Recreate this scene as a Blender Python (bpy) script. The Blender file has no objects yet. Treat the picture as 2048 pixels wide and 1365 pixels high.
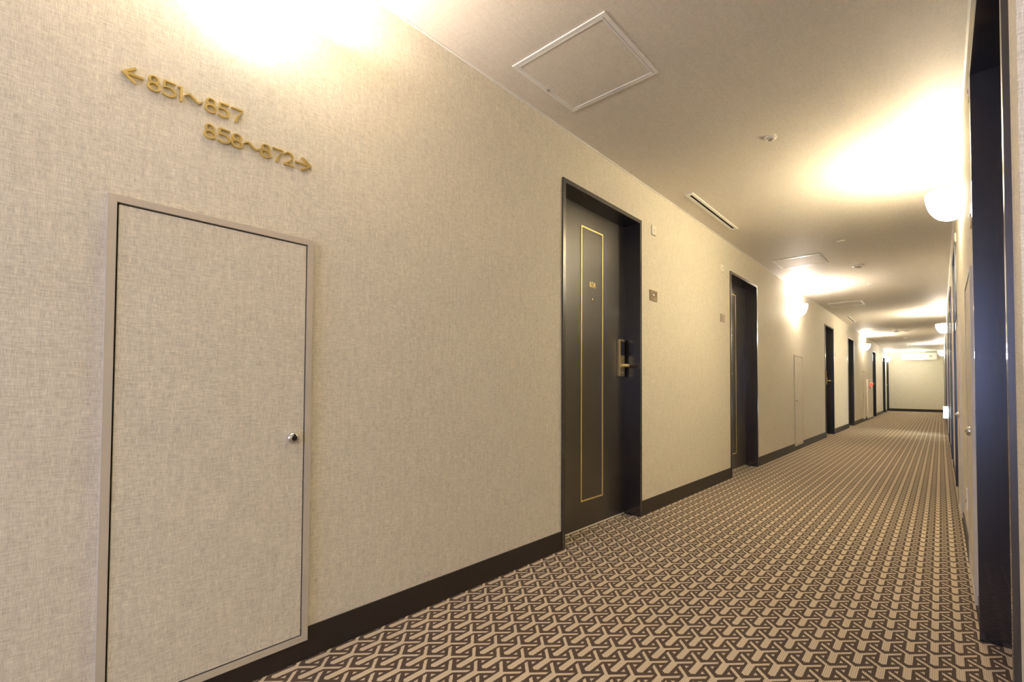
import bpy, bmesh, math
from mathutils import Vector, Matrix

C = bpy.context.scene.collection
scene = bpy.context.scene

# ------------------------------------------------------------------ camera
YAW, PIT, ROL = 0.7320053, 0.0244955, 0.00542
fw = Vector((-math.sin(YAW) * math.cos(PIT), math.cos(YAW) * math.cos(PIT), math.sin(PIT)))
rt = Vector((math.cos(YAW), math.sin(YAW), 0.0))
up = rt.cross(fw)
r2 = rt * math.cos(ROL) + up * math.sin(ROL)
u2 = -rt * math.sin(ROL) + up * math.cos(ROL)
cam_data = bpy.data.cameras.new('camera')
cam_data.sensor_fit = 'HORIZONTAL'
cam_data.sensor_width = 36.0
cam_data.lens = 954.136 / 2048 * 36.0
cam_data.shift_x = 0.0
cam_data.shift_y = (750.35 - 682.5) / 2048
cam_data.clip_start = 0.02
cam = bpy.data.objects.new('camera', cam_data)
C.objects.link(cam)
m = Matrix((r2, u2, -fw)).transposed().to_4x4()
m.translation = Vector((1.59558, 0.0, 0.914875))
cam.matrix_world = m
scene.camera = cam

# ------------------------------------------------------------------ view, world
scene.view_settings.view_transform = 'Standard'
scene.view_settings.look = 'None'
scene.view_settings.gamma = 1.0
scene.view_settings.use_curve_mapping = False
scene.view_settings.exposure = 2.48
world = bpy.data.worlds.new('world')
scene.world = world
world.use_nodes = True
world.node_tree.nodes['Background'].inputs[0].default_value = (0.62, 0.76, 1.0, 1)
world.node_tree.nodes['Background'].inputs[1].default_value = 0.6

# sizes of the place
H, HB, HD, W, YE = 2.4, 0.104, 2.1136, 1.70, 25.0
YW = 1.18          # where the right wall ends and the lift hall opens
YB = -2.6          # back wall behind the camera
XH = 4.6           # far wall of the lift hall

# daylight through the window behind the viewer
dl = bpy.data.lights.new('daylight', 'AREA')
dl.shape = 'RECTANGLE'; dl.size = 1.6; dl.size_y = 1.5
dl.energy = 14.0; dl.color = (0.44, 0.48, 1.0)
dlo = bpy.data.objects.new('daylight', dl); C.objects.link(dlo)
dlo.location = (0.90, YB - 0.30, 1.40)
dlo.rotation_euler = (math.pi / 2, 0, 0)      # shines towards +y

BULB_W = 12.5                      # watts of each sconce lamp
BULB_COL = (1.0, 0.86, 0.60)
BOWL_EMIT = 8.2

# ------------------------------------------------------------------ node helpers
class NT:
    def __init__(self, name):
        self.mat = bpy.data.materials.new(name)
        self.mat.use_nodes = True
        self.t = self.mat.node_tree
        self.bsdf = self.t.nodes['Principled BSDF']
    def n(self, typ, **kw):
        nd = self.t.nodes.new(typ)
        for k, v in kw.items(): setattr(nd, k, v)
        return nd
    def link(self, a, b): self.t.links.new(a, b)
    def m(self, op, a, b=None, c=None, clamp=False):
        nd = self.n('ShaderNodeMath', operation=op); nd.use_clamp = clamp
        for i, v in enumerate((a, b, c)):
            if v is None: continue
            if isinstance(v, (int, float)): nd.inputs[i].default_value = v
            else: self.link(v, nd.inputs[i])
        return nd.outputs[0]
    def coords(self):
        tc = self.n('ShaderNodeTexCoord')
        s = self.n('ShaderNodeSeparateXYZ'); self.link(tc.outputs['Object'], s.inputs[0])
        return tc.outputs['Object'], s.outputs
    def noise(self, vec, scale, detail=2.0, rough=0.5):
        nd = self.n('ShaderNodeTexNoise'); nd.inputs['Scale'].default_value = scale
        nd.inputs['Detail'].default_value = detail; nd.inputs['Roughness'].default_value = rough
        self.link(vec, nd.inputs['Vector'])
        return nd.outputs['Fac']
    def combine(self, x, y, z=0.0):
        nd = self.n('ShaderNodeCombineXYZ')
        for i, v in enumerate((x, y, z)):
            if isinstance(v, (int, float)): nd.inputs[i].default_value = v
            else: self.link(v, nd.inputs[i])
        return nd.outputs[0]
    def mix(self, fac, a, b):
        nd = self.n('ShaderNodeMix', data_type='RGBA')
        if isinstance(fac, (int, float)): nd.inputs[0].default_value = fac
        else: self.link(fac, nd.inputs[0])
        for i, v in ((6, a), (7, b)):
            if isinstance(v, tuple): nd.inputs[i].default_value = (*v, 1)
            else: self.link(v, nd.inputs[i])
        return nd.outputs[2]
    def bump(self, h, strength, dist):
        nd = self.n('ShaderNodeBump'); nd.inputs['Strength'].default_value = strength
        nd.inputs['Distance'].default_value = dist
        self.link(h, nd.inputs['Height']); self.link(nd.outputs[0], self.bsdf.inputs['Normal'])

def plain(name, col, rough=0.5, metal=0.0, spec=0.5, noise=0.0, nscale=60.0, bump=0.0, coat=0.0):
    q = NT(name)
    q.bsdf.inputs['Roughness'].default_value = rough
    q.bsdf.inputs['Metallic'].default_value = metal
    q.bsdf.inputs['Specular IOR Level'].default_value = spec
    q.bsdf.inputs['Coat Weight'].default_value = coat
    vec, s = q.coords()
    f = q.noise(vec, nscale, 3.0)
    k = noise if noise else 0.04
    lo = tuple(c * (1 - k) for c in col); hi = tuple(min(1, c * (1 + k)) for c in col)
    q.link(q.mix(f, lo, hi), q.bsdf.inputs['Base Color'])
    if bump: q.bump(f, bump, 0.001)
    return q.mat

def emitter(name, col, strength, body=(0.8, 0.8, 0.78)):
    q = NT(name)
    q.bsdf.inputs['Base Color'].default_value = (*body, 1)
    q.bsdf.inputs['Emission Color'].default_value = (*col, 1)
    q.bsdf.inputs['Emission Strength'].default_value = strength
    q.bsdf.inputs['Roughness'].default_value = 0.3
    return q.mat

def wallpaper(name, u, v, lo, hi, bump=0.35):
    """linen-weave vinyl paper; u, v are the axes of the surface"""
    q = NT(name)
    _, s = q.coords()
    U, V = s[u], s[v]
    # threads running along v (vertical) and along u (horizontal)
    n1 = q.noise(q.combine(q.m('MULTIPLY', U, 520.0), q.m('MULTIPLY', V, 42.0)), 1.0, 2.0, 0.6)
    n2 = q.noise(q.combine(q.m('MULTIPLY', U, 42.0), q.m('MULTIPLY', V, 520.0), 7.3), 1.0, 2.0, 0.6)
    n3 = q.noise(q.combine(q.m('MULTIPLY', U, 90.0), q.m('MULTIPLY', V, 9.0), 3.1), 1.0, 2.0, 0.5)
    sm = q.m('ADD', q.m('MULTIPLY', n1, 0.42), q.m('ADD', q.m('MULTIPLY', n2, 0.42), q.m('MULTIPLY', n3, 0.16)))
    f = q.m('MULTIPLY_ADD', q.m('SUBTRACT', sm, 0.5), 3.2, 0.5, clamp=True)
    q.link(q.mix(f, lo, hi), q.bsdf.inputs['Base Color'])
    q.bsdf.inputs['Roughness'].default_value = 0.62
    q.bsdf.inputs['Specular IOR Level'].default_value = 0.3
    q.bump(sm, bump, 0.0015)
    return q.mat

LO, HI = (0.53, 0.485, 0.388), (0.93, 0.875, 0.725)
M = {}
M['paper_yz'] = wallpaper('linen wallpaper', 1, 2, LO, HI)
M['paper_xz'] = wallpaper('linen wallpaper end', 0, 2, LO, HI)
M['paper_xy'] = wallpaper('ceiling paper', 0, 1, (0.62, 0.572, 0.49), (0.86, 0.805, 0.705), 0.22)
M['grey_frame'] = plain('painted taupe metal', (0.60, 0.54, 0.43), 0.38)
M['gap'] = plain('dark gap', (0.02, 0.016, 0.013), 0.8)
M['white_trim'] = plain('white plastic', (0.86, 0.84, 0.78), 0.33)
M['cream'] = plain('cream plastic', (0.86, 0.81, 0.68), 0.35)
M['base'] = plain('dark brown vinyl base', (0.030, 0.023, 0.018), 0.45, spec=0.4, noise=0.1)
M['frame'] = plain('dark brown painted steel', (0.022, 0.017, 0.015), 0.27, spec=1.0, noise=0.1, nscale=300, bump=0.12, coat=0.4)
M['leaf'] = plain('dark brown door paint', (0.034, 0.028, 0.021), 0.36, spec=1.0, noise=0.12, nscale=500, bump=0.2, coat=0.35)
M['brass'] = plain('brass', (0.95, 0.78, 0.34), 0.36, metal=0.7)
M['sign_brass'] = plain('satin brass', (0.80, 0.62, 0.22), 0.30, metal=0.75)
M['lock_brass'] = plain('satin lock brass', (0.66, 0.52, 0.26), 0.33, metal=1.0)
M['chrome'] = plain('chrome', (0.80, 0.80, 0.80), 0.08, metal=1.0)
M['bronze'] = plain('brushed bronze plate', (0.44, 0.36, 0.24), 0.30, metal=0.75)
M['black'] = plain('black plastic', (0.02, 0.02, 0.024), 0.25)
M['red'] = plain('red lamp lens', (0.65, 0.03, 0.02), 0.25)
M['redlit'] = emitter('red indicator lamp', (1.0, 0.05, 0.03), 0.6, (0.6, 0.03, 0.02))
M['hole'] = plain('slot dark', (0.012, 0.010, 0.010), 0.9)
M['bowl'] = emitter('opal glass bowl', (1.0, 0.90, 0.71), BOWL_EMIT)
M['bowl_dim'] = emitter('opal glass bowl of a weaker lamp', (1.0, 0.90, 0.72), BOWL_EMIT * 0.20)
M['cover'] = emitter('opal fill lamp cover', (1.0, 0.88, 0.66), 13.0)  # glow of the fill lamps added out of view
M['exitlit'] = emitter('lit sign face', (0.80, 1.0, 0.90), 7.0)
M['exitgreen'] = emitter('green pictogram', (0.02, 0.55, 0.22), 2.0)
M['guidelit'] = emitter('lit floor guide face', (0.85, 0.97, 1.0), 6.0)
def clear_glass():
    q = NT('clear window glass'); q.t.nodes.remove(q.bsdf)
    tr = q.n('ShaderNodeBsdfTransparent'); tr.inputs[0].default_value = (0.96, 0.98, 0.98, 1)
    gl = q.n('ShaderNodeBsdfGlossy'); gl.inputs['Roughness'].default_value = 0.02
    fr = q.n('ShaderNodeFresnel'); fr.inputs[0].default_value = 1.45
    mx = q.n('ShaderNodeMixShader'); q.link(fr.outputs[0], mx.inputs[0]); q.link(tr.outputs[0], mx.inputs[1]); q.link(gl.outputs[0], mx.inputs[2])
    q.link(mx.outputs[0], q.t.nodes['Material Output'].inputs[0])
    return q.mat
M['glass'] = clear_glass()

def carpet():
    """woven carpet: a brick lattice of tan Y figures on dark brown"""
    q = NT('patterned loop carpet')
    vec, s = q.coords()
    A, B, X0, Y0 = 0.0641895, 0.1070873, 0.862, 2.045
    # yarn grid: the pattern is drawn in small square loops
    P = 0.0054
    nj = q.noise(vec, 260.0, 1.0)
    jit = q.m('MULTIPLY', q.m('SUBTRACT', nj, 0.5), 0.0035)
    xs = q.m('ADD', s[0], jit); ys = q.m('ADD', s[1], jit)
    u = q.m('DIVIDE', q.m('SUBTRACT', xs, X0), A)
    v = q.m('DIVIDE', q.m('SUBTRACT', ys, Y0), B)
    c = q.m('ROUND', u)
    U = q.m('ABSOLUTE', q.m('SUBTRACT', u, c))
    vm = q.m('FRACT', q.m('MULTIPLY_ADD', c, -0.5, v))
    U2 = q.m('SUBTRACT', 1.0, U)
    vm2 = q.m('FRACT', q.m('ADD', vm, 0.5))
    def arm(Uq, vq):
        d = q.m('SUBTRACT', vq, q.m('MULTIPLY', q.m('SUBTRACT', Uq, 0.06), 0.60))
        d = q.m('SUBTRACT', q.m('FRACT', q.m('ADD', d, 0.5)), 0.5)
        return q.m('LESS_THAN', q.m('ABSOLUTE', d), 0.072)
    thick = q.m('MULTIPLY', q.m('LESS_THAN', U, 0.168), q.m('GREATER_THAN', vm, q.m('MULTIPLY_ADD', U, 0.45, 0.25)))
    a1 = arm(U, vm)
    a2 = q.m('MULTIPLY', arm(U2, vm2), q.m('LESS_THAN', U2, 0.69))
    tri = q.m('MULTIPLY', q.m('GREATER_THAN', U, 0.345),
              q.m('LESS_THAN', q.m('ABSOLUTE', q.m('SUBTRACT', vm, 0.52)), q.m('MULTIPLY', q.m('SUBTRACT', 0.51, U), 0.55)))
    f = q.m('MAXIMUM', q.m('MAXIMUM', thick, a1), q.m('MAXIMUM', a2, tri))
    # loops
    k = 2 * math.pi / P
    rx = q.m('MULTIPLY_ADD', q.m('SINE', q.m('MULTIPLY', s[0], k)), 0.5, 0.5)
    ry = q.m('MULTIPLY_ADD', q.m('SINE', q.m('MULTIPLY', s[1], k * 1.15)), 0.5, 0.5)
    loop = q.m('MULTIPLY_ADD', rx, 0.7, q.m('MULTIPLY', ry, 0.3))
    n2 = q.noise(vec, 700.0, 2.0)
    tone = q.m('ADD', q.m('MULTIPLY', loop, 0.7), q.m('MULTIPLY', n2, 0.3), clamp=True)
    tan = q.mix(tone, (0.38, 0.305, 0.20), (0.92, 0.77, 0.55))
    dark = q.mix(tone, (0.058, 0.036, 0.024), (0.120, 0.078, 0.052))
    q.link(q.mix(f, dark, tan), q.bsdf.inputs['Base Color'])
    q.bsdf.inputs['Roughness'].default_value = 0.9
    q.bsdf.inputs['Specular IOR Level'].default_value = 0.12
    q.bsdf.inputs['Sheen Weight'].default_value = 0.25
    q.bsdf.inputs['Sheen Roughness'].default_value = 0.45
    q.bsdf.inputs['Sheen Tint'].default_value = (0.9, 0.75, 0.55, 1)
    h = q.m('ADD', q.m('MULTIPLY', loop, 0.6), q.m('MULTIPLY', n2, 0.4))
    q.bump(h, 0.5, 0.0015)
    return q.mat
M['carpet'] = carpet()

# ------------------------------------------------------------------ mesh helpers
class MB:
    def __init__(self): self.bm = bmesh.new()
    def box(self, x0, x1, y0, y1, z0, z1, bev=0.0):
        v = [self.bm.verts.new(p) for p in ((x0,y0,z0),(x1,y0,z0),(x1,y1,z0),(x0,y1,z0),(x0,y0,z1),(x1,y0,z1),(x1,y1,z1),(x0,y1,z1))]
        fs = [self.bm.faces.new([v[i] for i in f]) for f in ((3,2,1,0),(4,5,6,7),(0,1,5,4),(1,2,6,5),(2,3,7,6),(3,0,4,7))]
        if bev:
            es = list({e for f in fs for e in f.edges})
            bmesh.ops.bevel(self.bm, geom=es, offset=bev, segments=2, affect='EDGES')
        return self
    def ring_y_z(self, x0, x1, ya, yb, za, zb, t, tb=None, sill=True):
        """rectangular frame lying in a y-z plane, members t wide"""
        tb = t if tb is None else tb
        self.box(x0, x1, ya, ya + t, za, zb); self.box(x0, x1, yb - t, yb, za, zb)
        self.box(x0, x1, ya + t, yb - t, zb - t, zb)
        if sill: self.box(x0, x1, ya + t, yb - t, za, za + tb)
        return self
    def ring_x_y(self, xa, xb, ya, yb, z0, z1, t):
        self.box(xa, xa + t, ya, yb, z0, z1); self.box(xb - t, xb, ya, yb, z0, z1)
        self.box(xa + t, xb - t, ya, ya + t, z0, z1); self.box(xa + t, xb - t, yb - t, yb, z0, z1)
        return self
    def prism(self, outline, holes=(), to=None, t0=0.0, t1=0.004):
        """outline in 2-D (p,q), extruded t0..t1, mapped by to(p,q,t)"""
        n = len(outline)
        a = [self.bm.verts.new(to(p, q, t0)) for p, q in outline]
        b = [self.bm.verts.new(to(p, q, t1)) for p, q in outline]
        self.bm.faces.new(a[::-1]); self.bm.faces.new(b)
        for i in range(n):
            j = (i + 1) % n
            self.bm.faces.new((a[i], a[j], b[j], b[i]))
        return self
    def band(self, inner, outer, to, t0, t1, closed=True):
        """strip between two matching polylines, extruded"""
        n = len(inner)
        V = [[self.bm.verts.new(to(p, q, t)) for p, q in L] for L in (inner, outer) for t in (t0, t1)]
        i0, i1, o0, o1 = V
        for i in range(n if closed else n - 1):
            j = (i + 1) % n
            self.bm.faces.new((i1[i], i1[j], o1[j], o1[i]))
            self.bm.faces.new((o0[i], o0[j], i0[j], i0[i]))
            self.bm.faces.new((o1[i], o1[j], o0[j], o0[i]))
            self.bm.faces.new((i0[i], i0[j], i1[j], i1[i]))
        if not closed:
            for i in (0, n - 1):
                self.bm.faces.new((i0[i], i1[i], o1[i], o0[i]))
        return self
    def tube(self, pts, r, seg=14, cap=True):
        rings = []
        pts = [Vector(p) for p in pts]
        for i, p in enumerate(pts):
            d = (pts[min(i + 1, len(pts) - 1)] - pts[max(i - 1, 0)]).normalized()
            ref = Vector((0, 0, 1)) if abs(d.z) < 0.9 else Vector((1, 0, 0))
            a = d.cross(ref).normalized(); b = d.cross(a)
            rr = r[i] if isinstance(r, (list, tuple)) else r
            rings.append([self.bm.verts.new(p + a * rr * math.cos(k * 2 * math.pi / seg) + b * rr * math.sin(k * 2 * math.pi / seg)) for k in range(seg)])
        for A, B in zip(rings, rings[1:]):
            for k in range(seg):
                self.bm.faces.new((A[k], A[(k + 1) % seg], B[(k + 1) % seg], B[k]))
        if cap:
            self.bm.faces.new(rings[0][::-1]); self.bm.faces.new(rings[-1])
        return self
    def lathe(self, prof, origin, axis='x', seg=28, sgn=1):
        """prof: (radius, along) ; axis direction sgn*axis"""
        O = Vector(origin); rings = []
        ax = {'x': Vector((1,0,0)), 'y': Vector((0,1,0)), 'z': Vector((0,0,1))}[axis] * sgn
        a = Vector((0,1,0)) if axis != 'y' else Vector((1,0,0)); b = ax.cross(a)
        for r, h in prof:
            rings.append([self.bm.verts.new(O + ax * h + (a * math.cos(k * 2 * math.pi / seg) + b * math.sin(k * 2 * math.pi / seg)) * max(r, 1e-5)) for k in range(seg)])
        for A, B in zip(rings, rings[1:]):
            for k in range(seg):
                self.bm.faces.new((A[k], A[(k + 1) % seg], B[(k + 1) % seg], B[k]))
        self.bm.faces.new(rings[0][::-1]); self.bm.faces.new(rings[-1])
        return self
    def build(self, name, mat, parent=None, smooth=False, loc=(0, 0, 0)):
        bmesh.ops.remove_doubles(self.bm, verts=self.bm.verts, dist=1e-6)
        bmesh.ops.recalc_face_normals(self.bm, faces=self.bm.faces)
        me = bpy.data.meshes.new(name)
        self.bm.to_mesh(me); self.bm.free()
        me.materials.append(mat)
        if smooth:
            for p in me.polygons: p.use_smooth = True
            try: me.set_sharp_from_angle(angle=math.radians(38))
            except Exception: pass
        o = bpy.data.objects.new(name, me); C.objects.link(o)
        o.location = loc
        if parent: o.parent = parent
        return o

def tag(o, label=None, cat=None, group=None, kind=None):
    if label: o['label'] = label
    if cat: o['category'] = cat
    if group: o['group'] = group
    if kind: o['kind'] = kind
    return o

def empty(name, loc, label, cat, group=None, kind=None, rz=0.0):
    o = bpy.data.objects.new(name, None); C.objects.link(o)
    o.location = loc; o.rotation_euler = (0, 0, rz); o.empty_display_size = 0.05
    return tag(o, label, cat, group, kind)

def copy_tree(o, parent=None):
    c = o.copy(); C.objects.link(c)
    if parent: c.parent = parent
    for ch in [k for k in bpy.data.objects if k.parent == o]:
        copy_tree(ch, c)
    return c

# ------------------------------------------------------------------ openings
DW = 0.9584
LEFT_DOORS = [2.1945, 5.104, 10.469, 13.441, 18.80, 22.35, 24.02]
RIGHT_DOORS = [(1.29, 2.47), (5.20, 6.16), (7.55, 8.51), (10.15, 11.11), (14.2, 15.16), (17.0, 17.96), (21.6, 22.56)]
RD = 0.12   # recess of the door leaves

# ------------------------------------------------------------------ room shell
mb = MB(); mb.box(-0.35, XH + 0.1, YB - 0.1, YE + 0.1, -0.12, 0.0)
tag(mb.build('floor', M['carpet']), 'corridor carpet with tan Y figures woven on dark brown', 'carpet', kind='structure')
mb = MB(); mb.box(-0.35, XH + 0.1, YB - 0.1, YE + 0.1, H, H + 0.12)
tag(mb.build('ceiling', M['paper_xy']), 'beige papered corridor ceiling', 'ceiling', kind='structure')

def wall_with_doors(x0, x1, ya, yb, spans):
    q = MB(); y = ya
    for a, b in spans:
        q.box(x0, x1, y, a, 0, H); q.box(x0, x1, a, b, HD, H); y = b
    if y < yb: q.box(x0, x1, y, yb, 0, H)
    return q
G = 0.012   # the steel frame overlaps the wall opening by this much
wl = wall_with_doors(-0.30, 0.0, YB, YE, [(y + G, y + DW - G) for y in LEFT_DOORS])
# lintel height includes the overlap
tag(wl.build('wall_left', M['paper_yz']), 'left corridor wall in beige linen wallpaper', 'wall', kind='structure')
wr = wall_with_doors(W, W + 0.35, YW, YE, [(a + G, b - G) for a, b in RIGHT_DOORS])
tag(wr.build('wall_right', M['paper_yz']), 'right corridor wall in beige linen wallpaper', 'wall', kind='structure')
# papered end face of the right wall, where the lift hall opens
mb = MB(); mb.box(W, XH, YW - 0.006, YW, 0, H)
tag(mb.build('wall_hall', M['paper_xz']), 'papered wall of the lift hall beside the right wall corner', 'wall', kind='structure')
mb = MB(); mb.box(-0.30, W + 0.35, YE, YE + 0.1, 0, H)
tag(mb.build('wall_end', M['paper_xz']), 'plain end wall of the corridor', 'wall', kind='structure')
WX0, WX1, WZ0, WZ1 = 0.15, 1.65, 0.50, 1.95
mb = MB()
mb.box(-0.30, WX0, YB - 0.1, YB, 0, H); mb.box(WX1, XH, YB - 0.1, YB, 0, H)
mb.box(WX0, WX1, YB - 0.1, YB, 0, WZ0); mb.box(WX0, WX1, YB - 0.1, YB, WZ1, H)
tag(mb.build('wall_back', M['paper_xz']), 'wall behind the viewer with a daylit window', 'wall', kind='structure')
mb = MB(); mb.box(XH, XH + 0.1, YB, YW, 0, H)
tag(mb.build('wall_hall_side', M['paper_yz']), 'far side wall of the lift hall', 'wall', kind='structure')
win = empty('window_1', (WX0, YB, WZ0), 'daylit window behind the viewer', 'window', kind='structure')
ww, wh = WX1 - WX0, WZ1 - WZ0
mb = MB(); mb.box(0, 0.05, -0.08, -0.03, 0, wh); mb.box(ww - 0.05, ww, -0.08, -0.03, 0, wh); mb.box(0.05, ww - 0.05, -0.08, -0.03, 0, 0.05); mb.box(0.05, ww - 0.05, -0.08, -0.03, wh - 0.05, wh); mb.box(ww / 2 - 0.02, ww / 2 + 0.02, -0.08, -0.03, 0.05, wh - 0.05)
mb.build('window_frame', M['white_trim'], win)
mb = MB(); mb.box(0.05, ww - 0.05, -0.058, -0.054, 0.05, wh - 0.05); mb.build('pane', M['glass'], win)

# baseboards, broken at the doors
def base_runs(x0, x1, ya, yb, spans, name, label):
    q = MB(); y = ya
    for a, b in spans:
        if a > y: q.box(x0, x1, y, a, 0, HB)
        y = b
    if yb > y: q.box(x0, x1, y, yb, 0, HB)
    tag(q.build(name, M['base']), label, 'baseboard', kind='structure')
base_runs(0.0, 0.006, YB, YE, [(y, y + DW) for y in LEFT_DOORS], 'baseboard_left', 'dark brown baseboard along the left wall')
base_runs(W - 0.006, W, YW, YE, RIGHT_DOORS, 'baseboard_right', 'dark brown baseboard along the right wall')
mb = MB(); mb.box(0.006, W - 0.006, YE - 0.006, YE, 0, HB)
tag(mb.build('baseboard_end', M['base']), 'dark brown baseboard under the end wall', 'baseboard', kind='structure')
mb = MB(); mb.box(W - 0.006, XH, YW - 0.012, YW - 0.006, 0, HB)
tag(mb.build('baseboard_hall', M['base']), 'dark brown baseboard in the lift hall', 'baseboard', kind='structure')

# thin shadow-line trim between wall and ceiling
mb = MB(); mb.box(0.0, 0.008, YB, YE, H - 0.006, H)
tag(mb.build('trim_1', M['white_trim']), 'thin pale trim where the left wall meets the ceiling', 'trim', kind='structure')
mb = MB(); mb.box(W - 0.008, W, YW, YE, H - 0.006, H)
tag(mb.build('trim_2', M['white_trim']), 'thin pale trim where the right wall meets the ceiling', 'trim', kind='structure')

# ------------------------------------------------------------------ glyphs (strokes in a unit box 0..1 x 0..1, y up)
def ellipse_ring(cx, cy, rx, ry, wx, wy, n=26):
    outer = [(cx + rx * math.cos(2 * math.pi * k / n), cy + ry * math.sin(2 * math.pi * k / n)) for k in range(n)]
    inner = [(cx + (rx - wx) * math.cos(2 * math.pi * k / n), cy + (ry - wy) * math.sin(2 * math.pi * k / n)) for k in range(n)]
    return inner, outer
def stroke(pts, widths, sx, sy):
    """polyline with widths -> two matching side lines (in real size)"""
    P = [Vector((p[0] * sx, p[1] * sy)) for p in pts]; L = []; R = []
    for i, p in enumerate(P):
        d0 = (p - P[i - 1]).normalized() if i else (P[1] - P[0]).normalized()
        d1 = (P[i + 1] - p).normalized() if i < len(P) - 1 else d0
        d = (d0 + d1)
        d = d.normalized() if d.length > 1e-6 else d1
        nrm = Vector((-d.y, d.x)); cs = max(0.45, d.dot(d1))
        w = widths[i] if isinstance(widths, (list, tuple)) else widths
        L.append(tuple(p + nrm * w / 2 / cs)); R.append(tuple(p - nrm * w / 2 / cs))
    return L, R
def arc(cx, cy, rx, ry, a0, a1, n):
    return [(cx + rx * math.cos(math.radians(a0 + (a1 - a0) * k / n)), cy + ry * math.sin(math.radians(a0 + (a1 - a0) * k / n))) for k in range(n + 1)]
def glyph(ch, q, w, h, to, t0, t1, k=1.0):
    T, t = 0.0056 * k, 0.0038 * k      # heavy and light stroke
    if ch == '8':
        i, o = ellipse_ring(w / 2, h * 0.735, w * 0.40, h * 0.265, T, t); q.band(i, o, to, t0, t1)
        i, o = ellipse_ring(w / 2, h * 0.275, w * 0.49, h * 0.285, T, t); q.band(i, o, to, t0, t1 + 0.0003)
    elif ch == '5':
        L, R = stroke([(0.97, 0.955), (0.16, 0.955)], t, w, h); q.band(R, L, to, t0, t1, False)
        L, R = stroke([(0.17, 0.99), (0.13, 0.52)], t, w, h); q.band(R, L, to, t0, t1 + 0.0002, False)
        pts = [(0.12, 0.545)] + arc(0.42, 0.31, 0.50, 0.29, 118, -140, 20)
        ws = [t] + [t + (T - t) * max(0, math.cos(math.radians(118 + (-258) * j / 20))) for j in range(21)]
        L, R = stroke(pts, ws, w, h); q.band(R, L, to, t0, t1 + 0.0004, False)
    elif ch == '1':
        L, R = stroke([(0.62, 1.0), (0.62, 0.0)], T, w, h); q.band(R, L, to, t0, t1, False)
        L, R = stroke([(0.62, 0.965), (0.0, 0.87)], t, w, h); q.band(R, L, to, t0, t1 + 0.0002, False)
    elif ch == '7':
        L, R = stroke([(0.0, 0.955), (0.98, 0.955)], t, w, h); q.band(R, L, to, t0, t1, False)
        L, R = stroke([(0.96, 0.97), (0.62, 0.56), (0.45, 0.28), (0.36, 0.0)], [t, t, T, T * 1.1], w, h); q.band(R, L, to, t0, t1 + 0.0002, False)
    elif ch == '2':
        pts = arc(0.46, 0.70, 0.40, 0.27, 165, -30, 16) + [(0.55, 0.33), (0.06, 0.05)]
        ws = [t] * 6 + [T] * 8 + [T * 0.9] * 3 + [t * 1.2, t]
        L, R = stroke(pts, ws, w, h); q.band(R, L, to, t0, t1, False)
        L, R = stroke([(0.02, 0.045), (1.0, 0.045)], T * 0.9, w, h); q.band(R, L, to, t0, t1 + 0.0002, False)
    elif ch in '69':
        if ch == '9':
            fl = lambda p: (1 - p[0], 1 - p[1])
        else: fl = lambda p: p
        cx, cy = fl((0.5, 0.30)); i, o = ellipse_ring(w * cx, h * cy, w * 0.46, h * 0.30, T, t); q.band(i, o, to, t0, t1)
        L, R = stroke([fl(p) for p in ((0.80, 0.97), (0.42, 0.86), (0.14, 0.58), (0.08, 0.32))], t * 1.1, w, h); q.band(R, L, to, t0, t1 + 0.0002, False)
    elif ch == '~':
        pts = [(0.0, 0.50), (0.10, 0.60), (0.24, 0.68), (0.36, 0.62), (0.62, 0.40), (0.78, 0.32), (0.90, 0.40), (1.0, 0.52)]
        L, R = stroke(pts, [t * .6, t, T * .9, T, T, T * .9, t, t * .6], w, h); q.band(R, L, to, t0, t1, False)
    elif ch in '<>':
        s = (lambda p: p) if ch == '<' else (lambda p: (1 - p[0], p[1]))
        L, R = stroke([s((0.06, 0.5)), s((1.0, 0.5))], T, w, h); q.band(R, L, to, t0, t1, False)
        L, R = stroke([s((0.62, 0.98)), s((0.03, 0.5)), s((0.62, 0.02))], T, w, h); q.band(R, L, to, t0, t1 + 0.0003, False)

NAMES = {'8': 'digit_eight', '5': 'digit_five', '1': 'digit_one', '7': 'digit_seven', '2': 'digit_two', '~': 'wave_dash', '<': 'arrow', '>': 'arrow'}
def sign_row(loc_y, z0, chars, label):
    root = empty('direction_sign', (0, loc_y, z0), label, 'sign')
    for ch, ya, yb in chars:
        q = MB()
        glyph(ch, q, yb - ya, 0.043, lambda p, r, t, ya=ya: (t, ya - loc_y + p, r), 0.0, 0.0075)
        q.build(NAMES[ch], M['sign_brass'], root)
sign_row(0.2315, 1.7180, [('<', 0.2315, 0.2755), ('8', 0.2825, 0.3145), ('5', 0.3175, 0.3495), ('1', 0.3530, 0.3665), ('~', 0.3705, 0.4150),
                          ('8', 0.4190, 0.4520), ('5', 0.4545, 0.4845), ('7', 0.4900, 0.5230)],
         'upper row of brass numerals reading 851 to 857 with an arrow pointing left')
sign_row(0.4175, 1.6405, [('8', 0.4175, 0.4505), ('5', 0.4550, 0.4890), ('8', 0.4900, 0.5240), ('~', 0.5265, 0.5725), ('8', 0.5730, 0.6080),
                          ('7', 0.6120, 0.6465), ('2', 0.6470, 0.6800), ('>', 0.6855, 0.7370)],
         'lower row of brass numerals reading 858 to 872 with an arrow pointing right')

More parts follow.
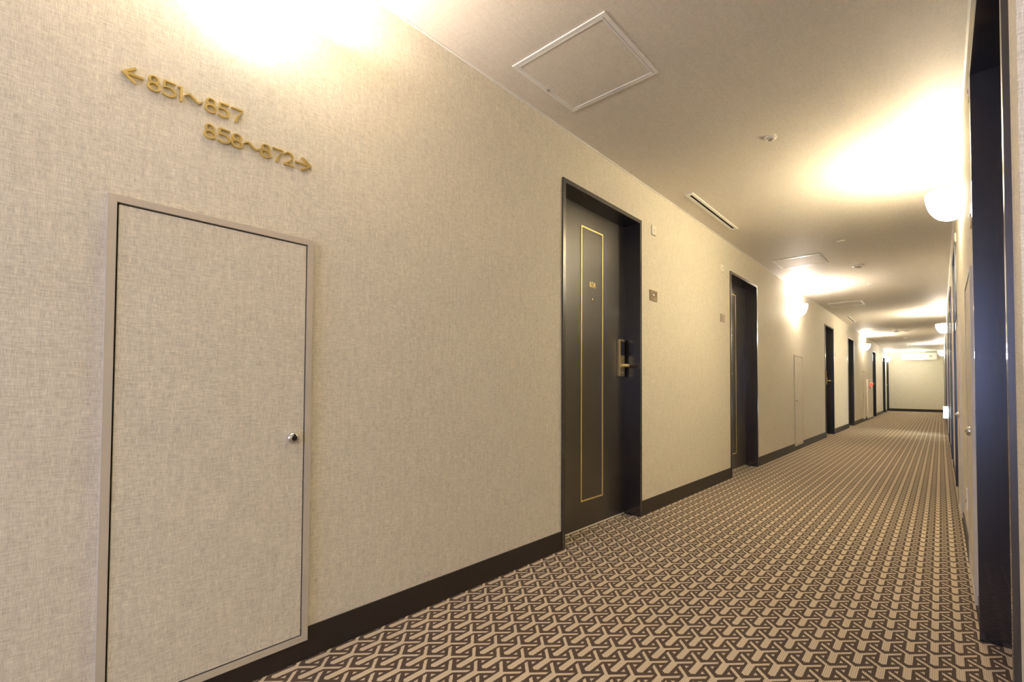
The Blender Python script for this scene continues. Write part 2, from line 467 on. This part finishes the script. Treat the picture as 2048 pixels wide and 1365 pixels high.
# ------------------------------------------------------------------ doors
def make_door(n, x, y0, y1, side, mirror, label, number=None, full=True):
    """side +1: on the left wall, facing +x; -1: on the right wall, facing -x"""
    w = y1 - y0
    root = empty('door_%d' % n, (x, y0, 0), label, 'door', kind='structure')
    S = lambda a: a * side
    def bx(q, a, b, *r):
        lo, hi = sorted((S(a), S(b))); q.box(lo, hi, *r)
    t = 0.026; pr = 0.010
    q = MB()
    # casing on the wall face and lining of the recess, one welded steel frame
    bx(q, 0.0, pr, 0, t, 0, HD); bx(q, 0.0, pr, w - t, w, 0, HD); bx(q, 0.0, pr, t, w - t, HD - t, HD)
    bx(q, -0.20, 0.0, G, t, 0, HD - G); bx(q, -0.20, 0.0, w - t, w - G, 0, HD - G); bx(q, -0.20, 0.0, t, w - t, HD - t, HD - G)
    q.build('door_frame', M['frame'], root)
    q = MB(); bx(q, -RD - 0.045, -RD, t, w - t, 0.012, HD - t)
    q.build('door_leaf', M['leaf'], root)
    # pale weather strip under the leaf
    q = MB(); bx(q, -RD - 0.02, -RD + 0.003, t, w - t, 0.004, 0.012)
    q.build('threshold', M['cream'], root)
    # inlaid brass rectangle
    ya, yb = (0.374, 0.640)
    if mirror: ya, yb = w - yb, w - ya
    q = MB()
    lo, hi = sorted((S(-RD), S(-RD + 0.003)))
    q.ring_y_z(lo, hi, ya, yb, 0.180, 1.962, 0.0095)
    q.build('brass_inlay', M['brass'], root)
    yc = (ya + yb) / 2
    if number:
        q = MB(); cw, gap = 0.021, 0.005
        tot = 3 * cw + 2 * gap
        for i, ch in enumerate(number):
            off = yc - tot / 2 + i * (cw + gap)
            if side > 0: to = lambda p, r, tt, off=off: (-RD + tt, off + p, 1.575 + r)
            else: to = lambda p, r, tt, off=off: (RD - tt, yc * 2 - off - p, 1.575 + r)
            glyph(ch, q, cw, 0.036, to, 0.0, 0.004, 0.8)
        q.build('room_number', M['brass'], root)
    q = MB(); q.lathe([(0.008, 0.0), (0.008, 0.003), (0.005, 0.0045), (0.0, 0.0045)], (S(-RD), yc, 1.497), 'x', 16, side)
    q.build('peephole', M['lock_brass'], root, True)
    # electronic lock: tall brass case, black reader, lever, key hole
    la, lb = (0.835, 0.905)
    if mirror: la, lb = w - lb, w - la
    q = MB(); lo, hi = sorted((S(-RD), S(-RD + 0.024))); q.box(lo, hi, la, lb, 0.992, 1.258, 0.004)
    lock = q.build('lock_case', M['lock_brass'], root)
    q = MB(); lo, hi = sorted((S(-RD + 0.0235), S(-RD + 0.027))); q.box(lo, hi, la + 0.008, lb - 0.008, 1.142, 1.243)
    q.build('card_reader', M['black'], lock)
    pc = (la + lb) / 2; d = 1 if mirror else -1
    q = MB()
    q.lathe([(0.013, 0.0), (0.013, 0.004), (0.009, 0.006), (0.009, 0.008)], (S(-RD + 0.024), pc, 1.068), 'x', 18, side)
    q.tube([(S(-RD + 0.03), pc, 1.068), (S(-RD + 0.066), pc, 1.068), (S(-RD + 0.072), pc + d * 0.006, 1.068),
            (S(-RD + 0.074), pc + d * 0.018, 1.068), (S(-RD + 0.072), pc + d * 0.105, 1.066)], [0.010, 0.010, 0.011, 0.0125, 0.0115])
    q.build('lever_handle', M['brass'], lock, True)
    q = MB(); q.lathe([(0.006, 0), (0.006, 0.003), (0.004, 0.004), (0, 0.004)], (S(-RD + 0.024), pc, 1.018), 'x', 14, side)
    q.build('keyhole', M['chrome'], lock, True)
    return root

dl_lab = ['dark brown guest room door with brass numerals 858, nearest on the left wall',
          'dark brown guest room door second along the left wall, handle on its near edge',
          'dark brown guest room door beyond the second wall cabinet on the left',
          'dark brown guest room door fourth along the left wall, just past the brass-handled one',
          'dark brown guest room door right after the red-lamped hydrant cabinet',
          'dark brown guest room door sixth along the left wall, under the farthest left lamp',
          'dark brown guest room door tight against the end wall on the left']
nums = ['858', '859', '861', '862', '865', '866', '867']
mir = [False, True, False, True, False, True, False]
dn = 0
for y, lab, num, mi in zip(LEFT_DOORS, dl_lab, nums, mir):
    dn += 1
    make_door(dn, 0.0, y, y + DW, 1, mi, lab, num if dn == 1 else None)
dr_lab = ['wide dark door recess at the right edge, closest to the viewer',
          'dark brown door on the right wall past the two wall cabinets',
          'dark brown door third along the right wall, behind the first right lamp',
          'dark brown door on the right wall just before the second right lamp',
          'dark brown door on the right wall just past the glowing floor guide light',
          'dark brown door on the right wall before the farthest right lamp',
          'dark brown door on the right wall nearest the corridor end']
for (a, b), lab, mi in zip(RIGHT_DOORS, dr_lab, [True, False, True, False, True, False, True]):
    dn += 1
    make_door(dn, W, a, b, -1, mi, lab)

# ------------------------------------------------------------------ wall cabinets (papered inspection doors)
def make_panel(x, y0, side, knob_far, label, w=0.540, z0=0.066, z1=1.408):
    root = empty('inspection_door', (x, y0, z0), label, 'inspection door', 'papered inspection doors on the walls')
    h = z1 - z0
    S = lambda a, b: sorted((a * side, b * side))
    q = MB(); lo, hi = S(0.0, 0.014); q.ring_y_z(lo, hi, 0, w, 0, h, 0.019)
    q.build('door_frame', M['grey_frame'], root)
    q = MB(); lo, hi = S(0.0, 0.0015); q.box(lo, hi, 0.019, w - 0.019, 0.019, h - 0.019)
    q.build('shadow_gap', M['gap'], root)
    q = MB(); lo, hi = S(0.0015, 0.011); q.box(lo, hi, 0.0235, w - 0.0235, 0.0235, h - 0.0235, 0.001)
    leaf = q.build('papered_door', M['paper_yz'], root)
    ky = w - 0.062 if knob_far else 0.062
    q = MB(); q.lathe([(0.0165, 0.0), (0.0185, 0.003), (0.0185, 0.010), (0.0165, 0.015), (0.012, 0.018), (0.0085, 0.0185), (0.0085, 0.0205), (0.0, 0.0205)],
                      (0.011 * side, ky, 0.677), 'x', 30, side)
    kn = q.build('lock_knob', M['chrome'], leaf, True)
    q = MB(); lo, hi = S(0.0312, 0.0320); q.box(lo, hi, ky - 0.0012, ky + 0.0012, 0.6720, 0.6820)
    q.build('key_slot', M['hole'], leaf)
    return root
make_panel(0, 0.207, 1, True, 'large beige papered inspection door below the brass direction signs')
make_panel(0, 7.945, 1, False, 'beige papered inspection door between the second and third left doors')
make_panel(0, 16.22, 1, False, 'beige papered inspection door just before the hydrant cabinet')
make_panel(W, 2.63, -1, False, 'beige papered inspection door nearest on the right wall')
make_panel(W, 4.33, -1, False, 'second beige papered inspection door on the right wall')

# ------------------------------------------------------------------ hydrant cabinet
hy = empty('hydrant_cabinet', (0, 17.14, 0.05), 'cream metal fire hydrant cabinet with a glowing red lamp on the left wall', 'hydrant cabinet')
mb = MB(); mb.ring_y_z(0.0, 0.03, 0, 1.34, 0, 1.13, 0.03); mb.build('door_frame', M['cream'], hy)
mb = MB(); mb.box(0.0, 0.022, 0.034, 1.306, 0.034, 0.80, 0.002); hd = mb.build('hose_door', M['cream'], hy)
mb = MB(); mb.box(0.022, 0.030, 1.20, 1.25, 0.40, 0.47); mb.build('pull_handle', M['chrome'], hd)
mb = MB(); mb.box(0.0, 0.022, 0.034, 1.306, 0.806, 1.096, 0.002); mb.build('alarm_panel', M['cream'], hy)
mb = MB(); mb.lathe([(0.065, 0), (0.065, 0.012), (0.05, 0.04), (0.02, 0.055), (0.0, 0.056)], (0.022, 0.80, 0.985), 'x', 24)
mb.build('indicator_lamp', M['redlit'], hy, True)
mb = MB(); mb.lathe([(0.05, 0), (0.05, 0.012), (0.03, 0.016), (0.0, 0.016)], (0.022, 0.62, 0.90), 'x', 20); mb.build('alarm_button', M['red'], hy, True)

# ------------------------------------------------------------------ wall sconces
def make_sconce(label):
    root = empty('wall_sconce', (0, 0, 0), label, 'wall lamp', 'half-bowl uplighter wall lamps')
    # opal bowl: lower half of an ellipsoid, cut off flat where it meets the wall; open rim at z=0
    bm = bmesh.new(); n, k = 44, 12
    def shell(s):
        rows = []
        for i in range(k + 1):
            ph = i / k * math.pi / 2
            r = math.cos(ph) ** 0.9
            rows.append([bm.verts.new((0.045 + (0.122 - s) * r * math.cos(j * 2 * math.pi / n), (0.148 - s) * r * math.sin(j * 2 * math.pi / n), -(0.175 - s) * math.sin(ph))) for j in range(n)])
        for i in range(k):
            for j in range(n):
                jj = (j + 1) % n
                bm.faces.new((rows[i][j], rows[i][jj], rows[i + 1][jj], rows[i + 1][j]))
        return rows
    A = shell(0.0); B = shell(0.005)
    for j in range(n): bm.faces.new((A[0][j], A[0][(j + 1) % n], B[0][(j + 1) % n], B[0][j]))
    bmesh.ops.bisect_plane(bm, geom=bm.verts[:] + bm.edges[:] + bm.faces[:], plane_co=(0.0045, 0, 0), plane_no=(1, 0, 0), clear_inner=True)
    mm = MB(); mm.bm.free(); mm.bm = bm
    mm.build('glass_bowl', M['bowl'], root, True)
    q = MB(); q.box(0, 0.004, -0.075, 0.075, -0.15, -0.012, 0.001); q.build('back_plate', M['white_trim'], root)
    q = MB(); q.tube([(0.004, 0, -0.10), (0.06, 0, -0.10)], 0.012); q.tube([(0.06, 0, -0.115), (0.06, 0, -0.07)], 0.014)
    q.build('lamp_holder', M['white_trim'], root, True)
    ld = bpy.data.lights.new('bulb_light', 'POINT'); ld.energy = BULB_W; ld.color = BULB_COL; ld.shadow_soft_size = 0.03
    lo = bpy.data.objects.new('bulb_light', ld); C.objects.link(lo); lo.parent = root; lo.location = (0.078, 0, -0.018)
    return root
SC = [(0.0, 0.52, 'glowing half-bowl wall lamp above the brass direction signs'),
      (W, 4.03, 'glowing half-bowl wall lamp nearest on the right wall'),
      (0.0, 8.05, 'glowing half-bowl wall lamp on the left wall above the second inspection door'),
      (W, 12.2, 'second glowing half-bowl wall lamp along the right wall'),
      (0.0, 16.4, 'glowing half-bowl lamp above the left inspection door next to the hydrant cabinet'),
      (W, 20.6, 'farthest glowing half-bowl wall lamp on the right wall'),
      (0.0, 23.85, 'farthest glowing half-bowl wall lamp on the left wall by the corridor end')]
LAMP_POWER = [0.66, 0.80, 0.90, 0.95, 0.85, 0.65, 0.50]      # the lamps are not all equally strong
LAMP_BLUE = [0.74, 0.58, 0.80, 0.72, 0.72, 0.90, 0.96]     # nor equally warm
first = make_sconce(SC[0][2])
lamps = [first] + [copy_tree(first) for _ in SC[1:]]
for i, (o, (x, y, lab)) in enumerate(zip(lamps, SC)):
    o.location = (x, y, 2.147); o.rotation_euler = (0, 0, 0 if x == 0 else math.pi); o['label'] = lab
    for ch in [c for c in bpy.data.objects if c.parent == o]:
        if ch.type == 'LIGHT':
            ch.data = ch.data.copy(); ch.data.energy = BULB_W * LAMP_POWER[i]; ch.data.color = (1.0, 0.84 + 0.1 * (LAMP_BLUE[i] - 0.55), LAMP_BLUE[i])
        elif i == 0 and ch.name.startswith('glass_bowl'):
            ch.data = ch.data.copy(); ch.data.materials[0] = M['bowl_dim']

# ------------------------------------------------------------------ small wall plates
def make_button(label):
    root = empty('call_plate', (0, 0, 0), label, 'call plate', 'bronze push-button plates beside the doors')
    q = MB(); q.box(0, 0.008, 0, 0.120, 0, 0.078, 0.0015); q.build('plate', M['bronze'], root)
    q = MB(); q.lathe([(0.007, 0.0), (0.007, 0.003), (0.004, 0.005), (0.0, 0.005)], (0.008, 0.055, 0.042), 'x', 16)
    q.build('push_button', M['chrome'], root, True)
    return root
def make_white(label):
    root = empty('room_indicator', (0, 0, 0), label, 'indicator plate', 'small cream indicator plates high beside the doors')
    q = MB(); q.box(0, 0.010, 0, 0.068, 0, 0.072, 0.003); q.build('plate', M['cream'], root)
    q = MB(); q.lathe([(0.009, 0.0), (0.009, 0.002), (0.0, 0.003)], (0.010, 0.034, 0.036), 'x', 16)
    q.build('sensor_lens', M['grey_frame'], root, True)
    return root
PB = [(0, 3.290, 'bronze push-button plate right of the door numbered 858'),
      (0, 4.815, 'bronze push-button plate left of the second left door'),
      (0, 11.56, 'bronze push-button plate just past the third left door'),
      (0, 13.20, 'bronze push-button plate just before the fourth left door'),
      (W, 2.66, 'bronze push-button plate beside the nearest right door recess')]
f1 = make_button(PB[0][2]); f2 = make_white('x')
for i, (x, y, lab) in enumerate(PB):
    o = f1 if i == 0 else copy_tree(f1)
    o.location = (x, y, 1.562); o.rotation_euler = (0, 0, 0 if x == 0 else math.pi); o['label'] = lab
WB = [(0, 3.322, 'small cream indicator plate high above the nearest bronze push-button plate'),
      (0, 4.838, 'small cream indicator plate high left of the second left door'),
      (0, 13.22, 'small cream indicator plate high beside the fourth left door frame'),
      (W, 2.62, 'small cream indicator plate high beside the nearest right door recess'),
      (W, 5.10, 'small cream indicator plate high before the second right door')]
for i, (x, y, lab) in enumerate(WB):
    o = f2 if i == 0 else copy_tree(f2)
    o.location = (x, y, 2.058); o.rotation_euler = (0, 0, 0 if x == 0 else math.pi); o['label'] = lab
ou = empty('outlet_plate', (W, 3.62, 0.25), 'small cream outlet plate low on the right wall between the inspection doors', 'outlet')
mb = MB(); mb.box(-0.008, 0, -0.035, 0.035, 0, 0.120, 0.002); mb.build('plate', M['cream'], ou)
mb = MB(); mb.box(-0.0095, -0.0078, -0.011, -0.007, 0.045, 0.060); mb.box(-0.0095, -0.0078, 0.007, 0.011, 0.045, 0.060)
mb.build('socket_slots', M['hole'], ou)

# ------------------------------------------------------------------ ceiling things
def make_hatch(label):
    root = empty('ceiling_hatch', (0, 0, 0), label, 'ceiling hatch', 'papered access hatches in the ceiling')
    w = 0.488
    q = MB(); q.ring_x_y(0, w, 0, w, -0.005, 0, 0.017); q.build('outer_frame', M['white_trim'], root)
    q = MB(); q.ring_x_y(0.019, w - 0.019, 0.019, w - 0.019, -0.0055, 0, 0.007); q.build('inner_frame', M['white_trim'], root)
    q = MB(); q.box(0.026, w - 0.026, 0.026, w - 0.026, -0.003, 0); hp = q.build('papered_panel', M['paper_xy'], root)
    q = MB(); q.lathe([(0.009, 0.0), (0.009, 0.004), (0.005, 0.006), (0.0, 0.006)], (0.019, 0.245, -0.0055), 'z', 16, -1)
    q.build('latch', M['chrome'], hp, True)
    return root
HT = [(1.612, 'papered square ceiling hatch nearest the viewer'), (6.14, 'second papered ceiling hatch, above the second left door'),
      (9.88, 'third papered ceiling hatch, before the third left door'), (14.55, 'farthest papered ceiling hatch down the corridor')]
fh = make_hatch(HT[0][1])
for i, (y, lab) in enumerate(HT):
    o = fh if i == 0 else copy_tree(fh)
    o.location = (0.139, y, H); o['label'] = lab
def make_vent(label):
    root = empty('slot_diffuser', (0, 0, 0), label, 'air vent', 'slim slot air vents in the ceiling')
    L, w = 1.10, 0.062
    q = MB(); q.box(0, 0.020, 0, L, -0.008, 0); q.box(w - 0.020, w, 0, L, -0.008, 0); q.box(0.020, w - 0.020, 0, 0.035, -0.008, 0); q.box(0.020, w - 0.020, L - 0.035, L, -0.008, 0)
    q.build('white_frame', M['white_trim'], root)
    q = MB(); q.box(0.020, w - 0.020, 0.035, L - 0.035, -0.002, 0); q.build('dark_slot', M['hole'], root)
    return root
VT = [(3.58, 'slim white slot vent in the ceiling between the first two left doors'), (11.88, 'farther slim white slot vent in the ceiling')]
fv = make_vent(VT[0][1])
for i, (y, lab) in enumerate(VT):
    o = fv if i == 0 else copy_tree(fv)
    o.location = (0.150, y, H); o['label'] = lab
# sprinkler head, sensors, speaker ring, all on the corridor centre line
def make_sprinkler(label, r=0.036):
    root = empty('sprinkler', (0, 0, 0), label, 'sprinkler', 'sprinkler heads along the ceiling centre')
    q = MB(); q.lathe([(r, 0.0), (r * 0.97, 0.004), (r * 0.62, 0.009), (r * 0.60, 0.004), (0, 0.004)], (0, 0, 0), 'z', 24, -1)
    q.build('escutcheon', M['cream'], root, True)
    q = MB(); q.tube([(0, 0, -0.002), (0, 0, -0.012)], 0.006); q.lathe([(0.012, 0), (0.012, 0.002), (0, 0.002)], (0, 0, -0.012), 'z', 16, -1)
    q.build('head', M['chrome'], root, True)
    return root
SP = [(0.861, 3.10, 'small round chrome sprinkler head in the ceiling nearest the viewer'),
      (0.866, 5.76, 'second sprinkler head along the ceiling'), (0.871, 8.40, 'third sprinkler head along the ceiling'),
      (0.869, 11.04, 'fourth sprinkler head along the ceiling'), (0.62, 14.72, 'sprinkler head left of the far sensor cluster'),
      (0.60, 18.5, 'sprinkler head in the ceiling beyond the sensor cluster'), (0.60, 21.7, 'sprinkler head closest to the lit exit sign')]
fs = make_sprinkler(SP[0][2])
for i, (x, y, lab) in enumerate(SP):
    o = fs if i == 0 else copy_tree(fs)
    o.location = (x, y, H); o['label'] = lab
def make_detector(label):
    root = empty('smoke_detector', (0, 0, 0), label, 'smoke detector', 'round smoke detectors on the ceiling')
    q = MB(); q.lathe([(0.055, 0.0), (0.055, 0.008), (0.048, 0.016), (0.0, 0.017)], (0, 0, 0), 'z', 32, -1)
    q.build('base_ring', M['white_trim'], root, True)
    q = MB(); q.lathe([(0.036, 0.0), (0.034, 0.006), (0.0, 0.010)], (0, 0, -0.016), 'z', 28, -1)
    q.build('grille', M['grey_frame'], root, True)
    return root
DT = [(0.869, 7.06, 'round smoke detector on the ceiling nearest the viewer'), (0.79, 15.15, 'smoke detector at the near left of the far ceiling cluster'),
      (0.92, 15.15, 'smoke detector at the near right of the far ceiling cluster'), (0.75, 15.80, 'smoke detector at the far left of the ceiling cluster'),
      (0.95, 15.80, 'smoke detector at the far right of the ceiling cluster'), (0.85, 18.0, 'smoke detector beyond the ceiling cluster'),
      (0.85, 21.5, 'smoke detector closest to the lit exit sign')]
fd = make_detector(DT[0][2])
for i, (x, y, lab) in enumerate(DT):
    o = fd if i == 0 else copy_tree(fd)
    o.location = (x, y, H); o['label'] = lab

# unseen fill lamps added to brighten the near walls, beside and behind the viewer
def make_fill_lamp(label):
    root = empty('fill_lamp', (0, 0, 0), label, 'fill lamp', 'added round fill lamps out of view in the lift hall')
    q = MB(); q.lathe([(0.19, 0.0), (0.19, 0.02), (0.17, 0.03), (0.0, 0.03)], (0, 0, 0), 'z', 36, -1); q.build('fill_base', M['white_trim'], root, True)
    q = MB(); q.lathe([(0.165, 0.0), (0.155, 0.03), (0.10, 0.05), (0.0, 0.055)], (0, 0, -0.03), 'z', 36, -1); q.build('fill_cover', M['cover'], root, True)
    return root
DL = [(3.1, -0.7, 'added round fill lamp in the lift hall right of the viewer'), (2.9, -1.9, 'added round fill lamp behind the viewer')]
fl = make_fill_lamp(DL[0][2])
for i, (x, y, lab) in enumerate(DL):
    o = fl if i == 0 else copy_tree(fl)
    o.location = (x, y, H); o['label'] = lab

# ------------------------------------------------------------------ exit sign and floor guide light
ex = empty('exit_sign', (0.42, YE, 2.06), 'white box exit sign with a glowing green-white face on the end wall', 'exit sign')
mb = MB(); mb.box(0, 1.08, -0.10, 0, 0, 0.275, 0.006); mb.build('housing', M['white_trim'], ex)
mb = MB(); mb.box(0.07, 0.68, -0.106, -0.099, 0.02, 0.255); fc = mb.build('lit_face', M['exitlit'], ex)
mb = MB()
T = lambda p, r, t: (0.36 + p, -0.106 - t, 0.03 + r)
mb.prism([(0.06, 0.0), (0.09, 0.01), (0.14, 0.07), (0.19, 0.03), (0.24, 0.03), (0.24, 0.05), (0.20, 0.05), (0.15, 0.10), (0.13, 0.13), (0.19, 0.12), (0.20, 0.14),
          (0.12, 0.17), (0.05, 0.15), (0.02, 0.10), (0.04, 0.09), (0.07, 0.13), (0.10, 0.13), (0.09, 0.08)], to=T, t0=0.0, t1=0.002)
mb.lathe([(0.018, 0), (0.018, 0.002), (0, 0.002)], (0.36 + 0.13, -0.106, 0.03 + 0.19), 'y', 20, -1)
mb.build('running_figure', M['exitgreen'], fc)
mb = MB(); mb.lathe([(0.045, 0), (0.045, 0.004), (0.03, 0.008), (0, 0.008)], (0.90, -0.10, 0.14), 'y', 28, -1); mb.build('speaker_grille', M['grey_frame'], ex, True)
gl = empty('guide_light', (W, 12.9, 0.33), 'low glowing white emergency guide light on the right wall near the floor', 'emergency light')
mb = MB(); mb.box(-0.065, 0, -0.12, 0.12, 0, 0.24, 0.004); mb.build('housing', M['white_trim'], gl)
mb = MB(); mb.box(-0.060, -0.006, -0.126, -0.119, 0.010, 0.230); mb.box(-0.070, -0.064, -0.11, 0.11, 0.010, 0.230); mb.build('lit_face', M['guidelit'], gl)
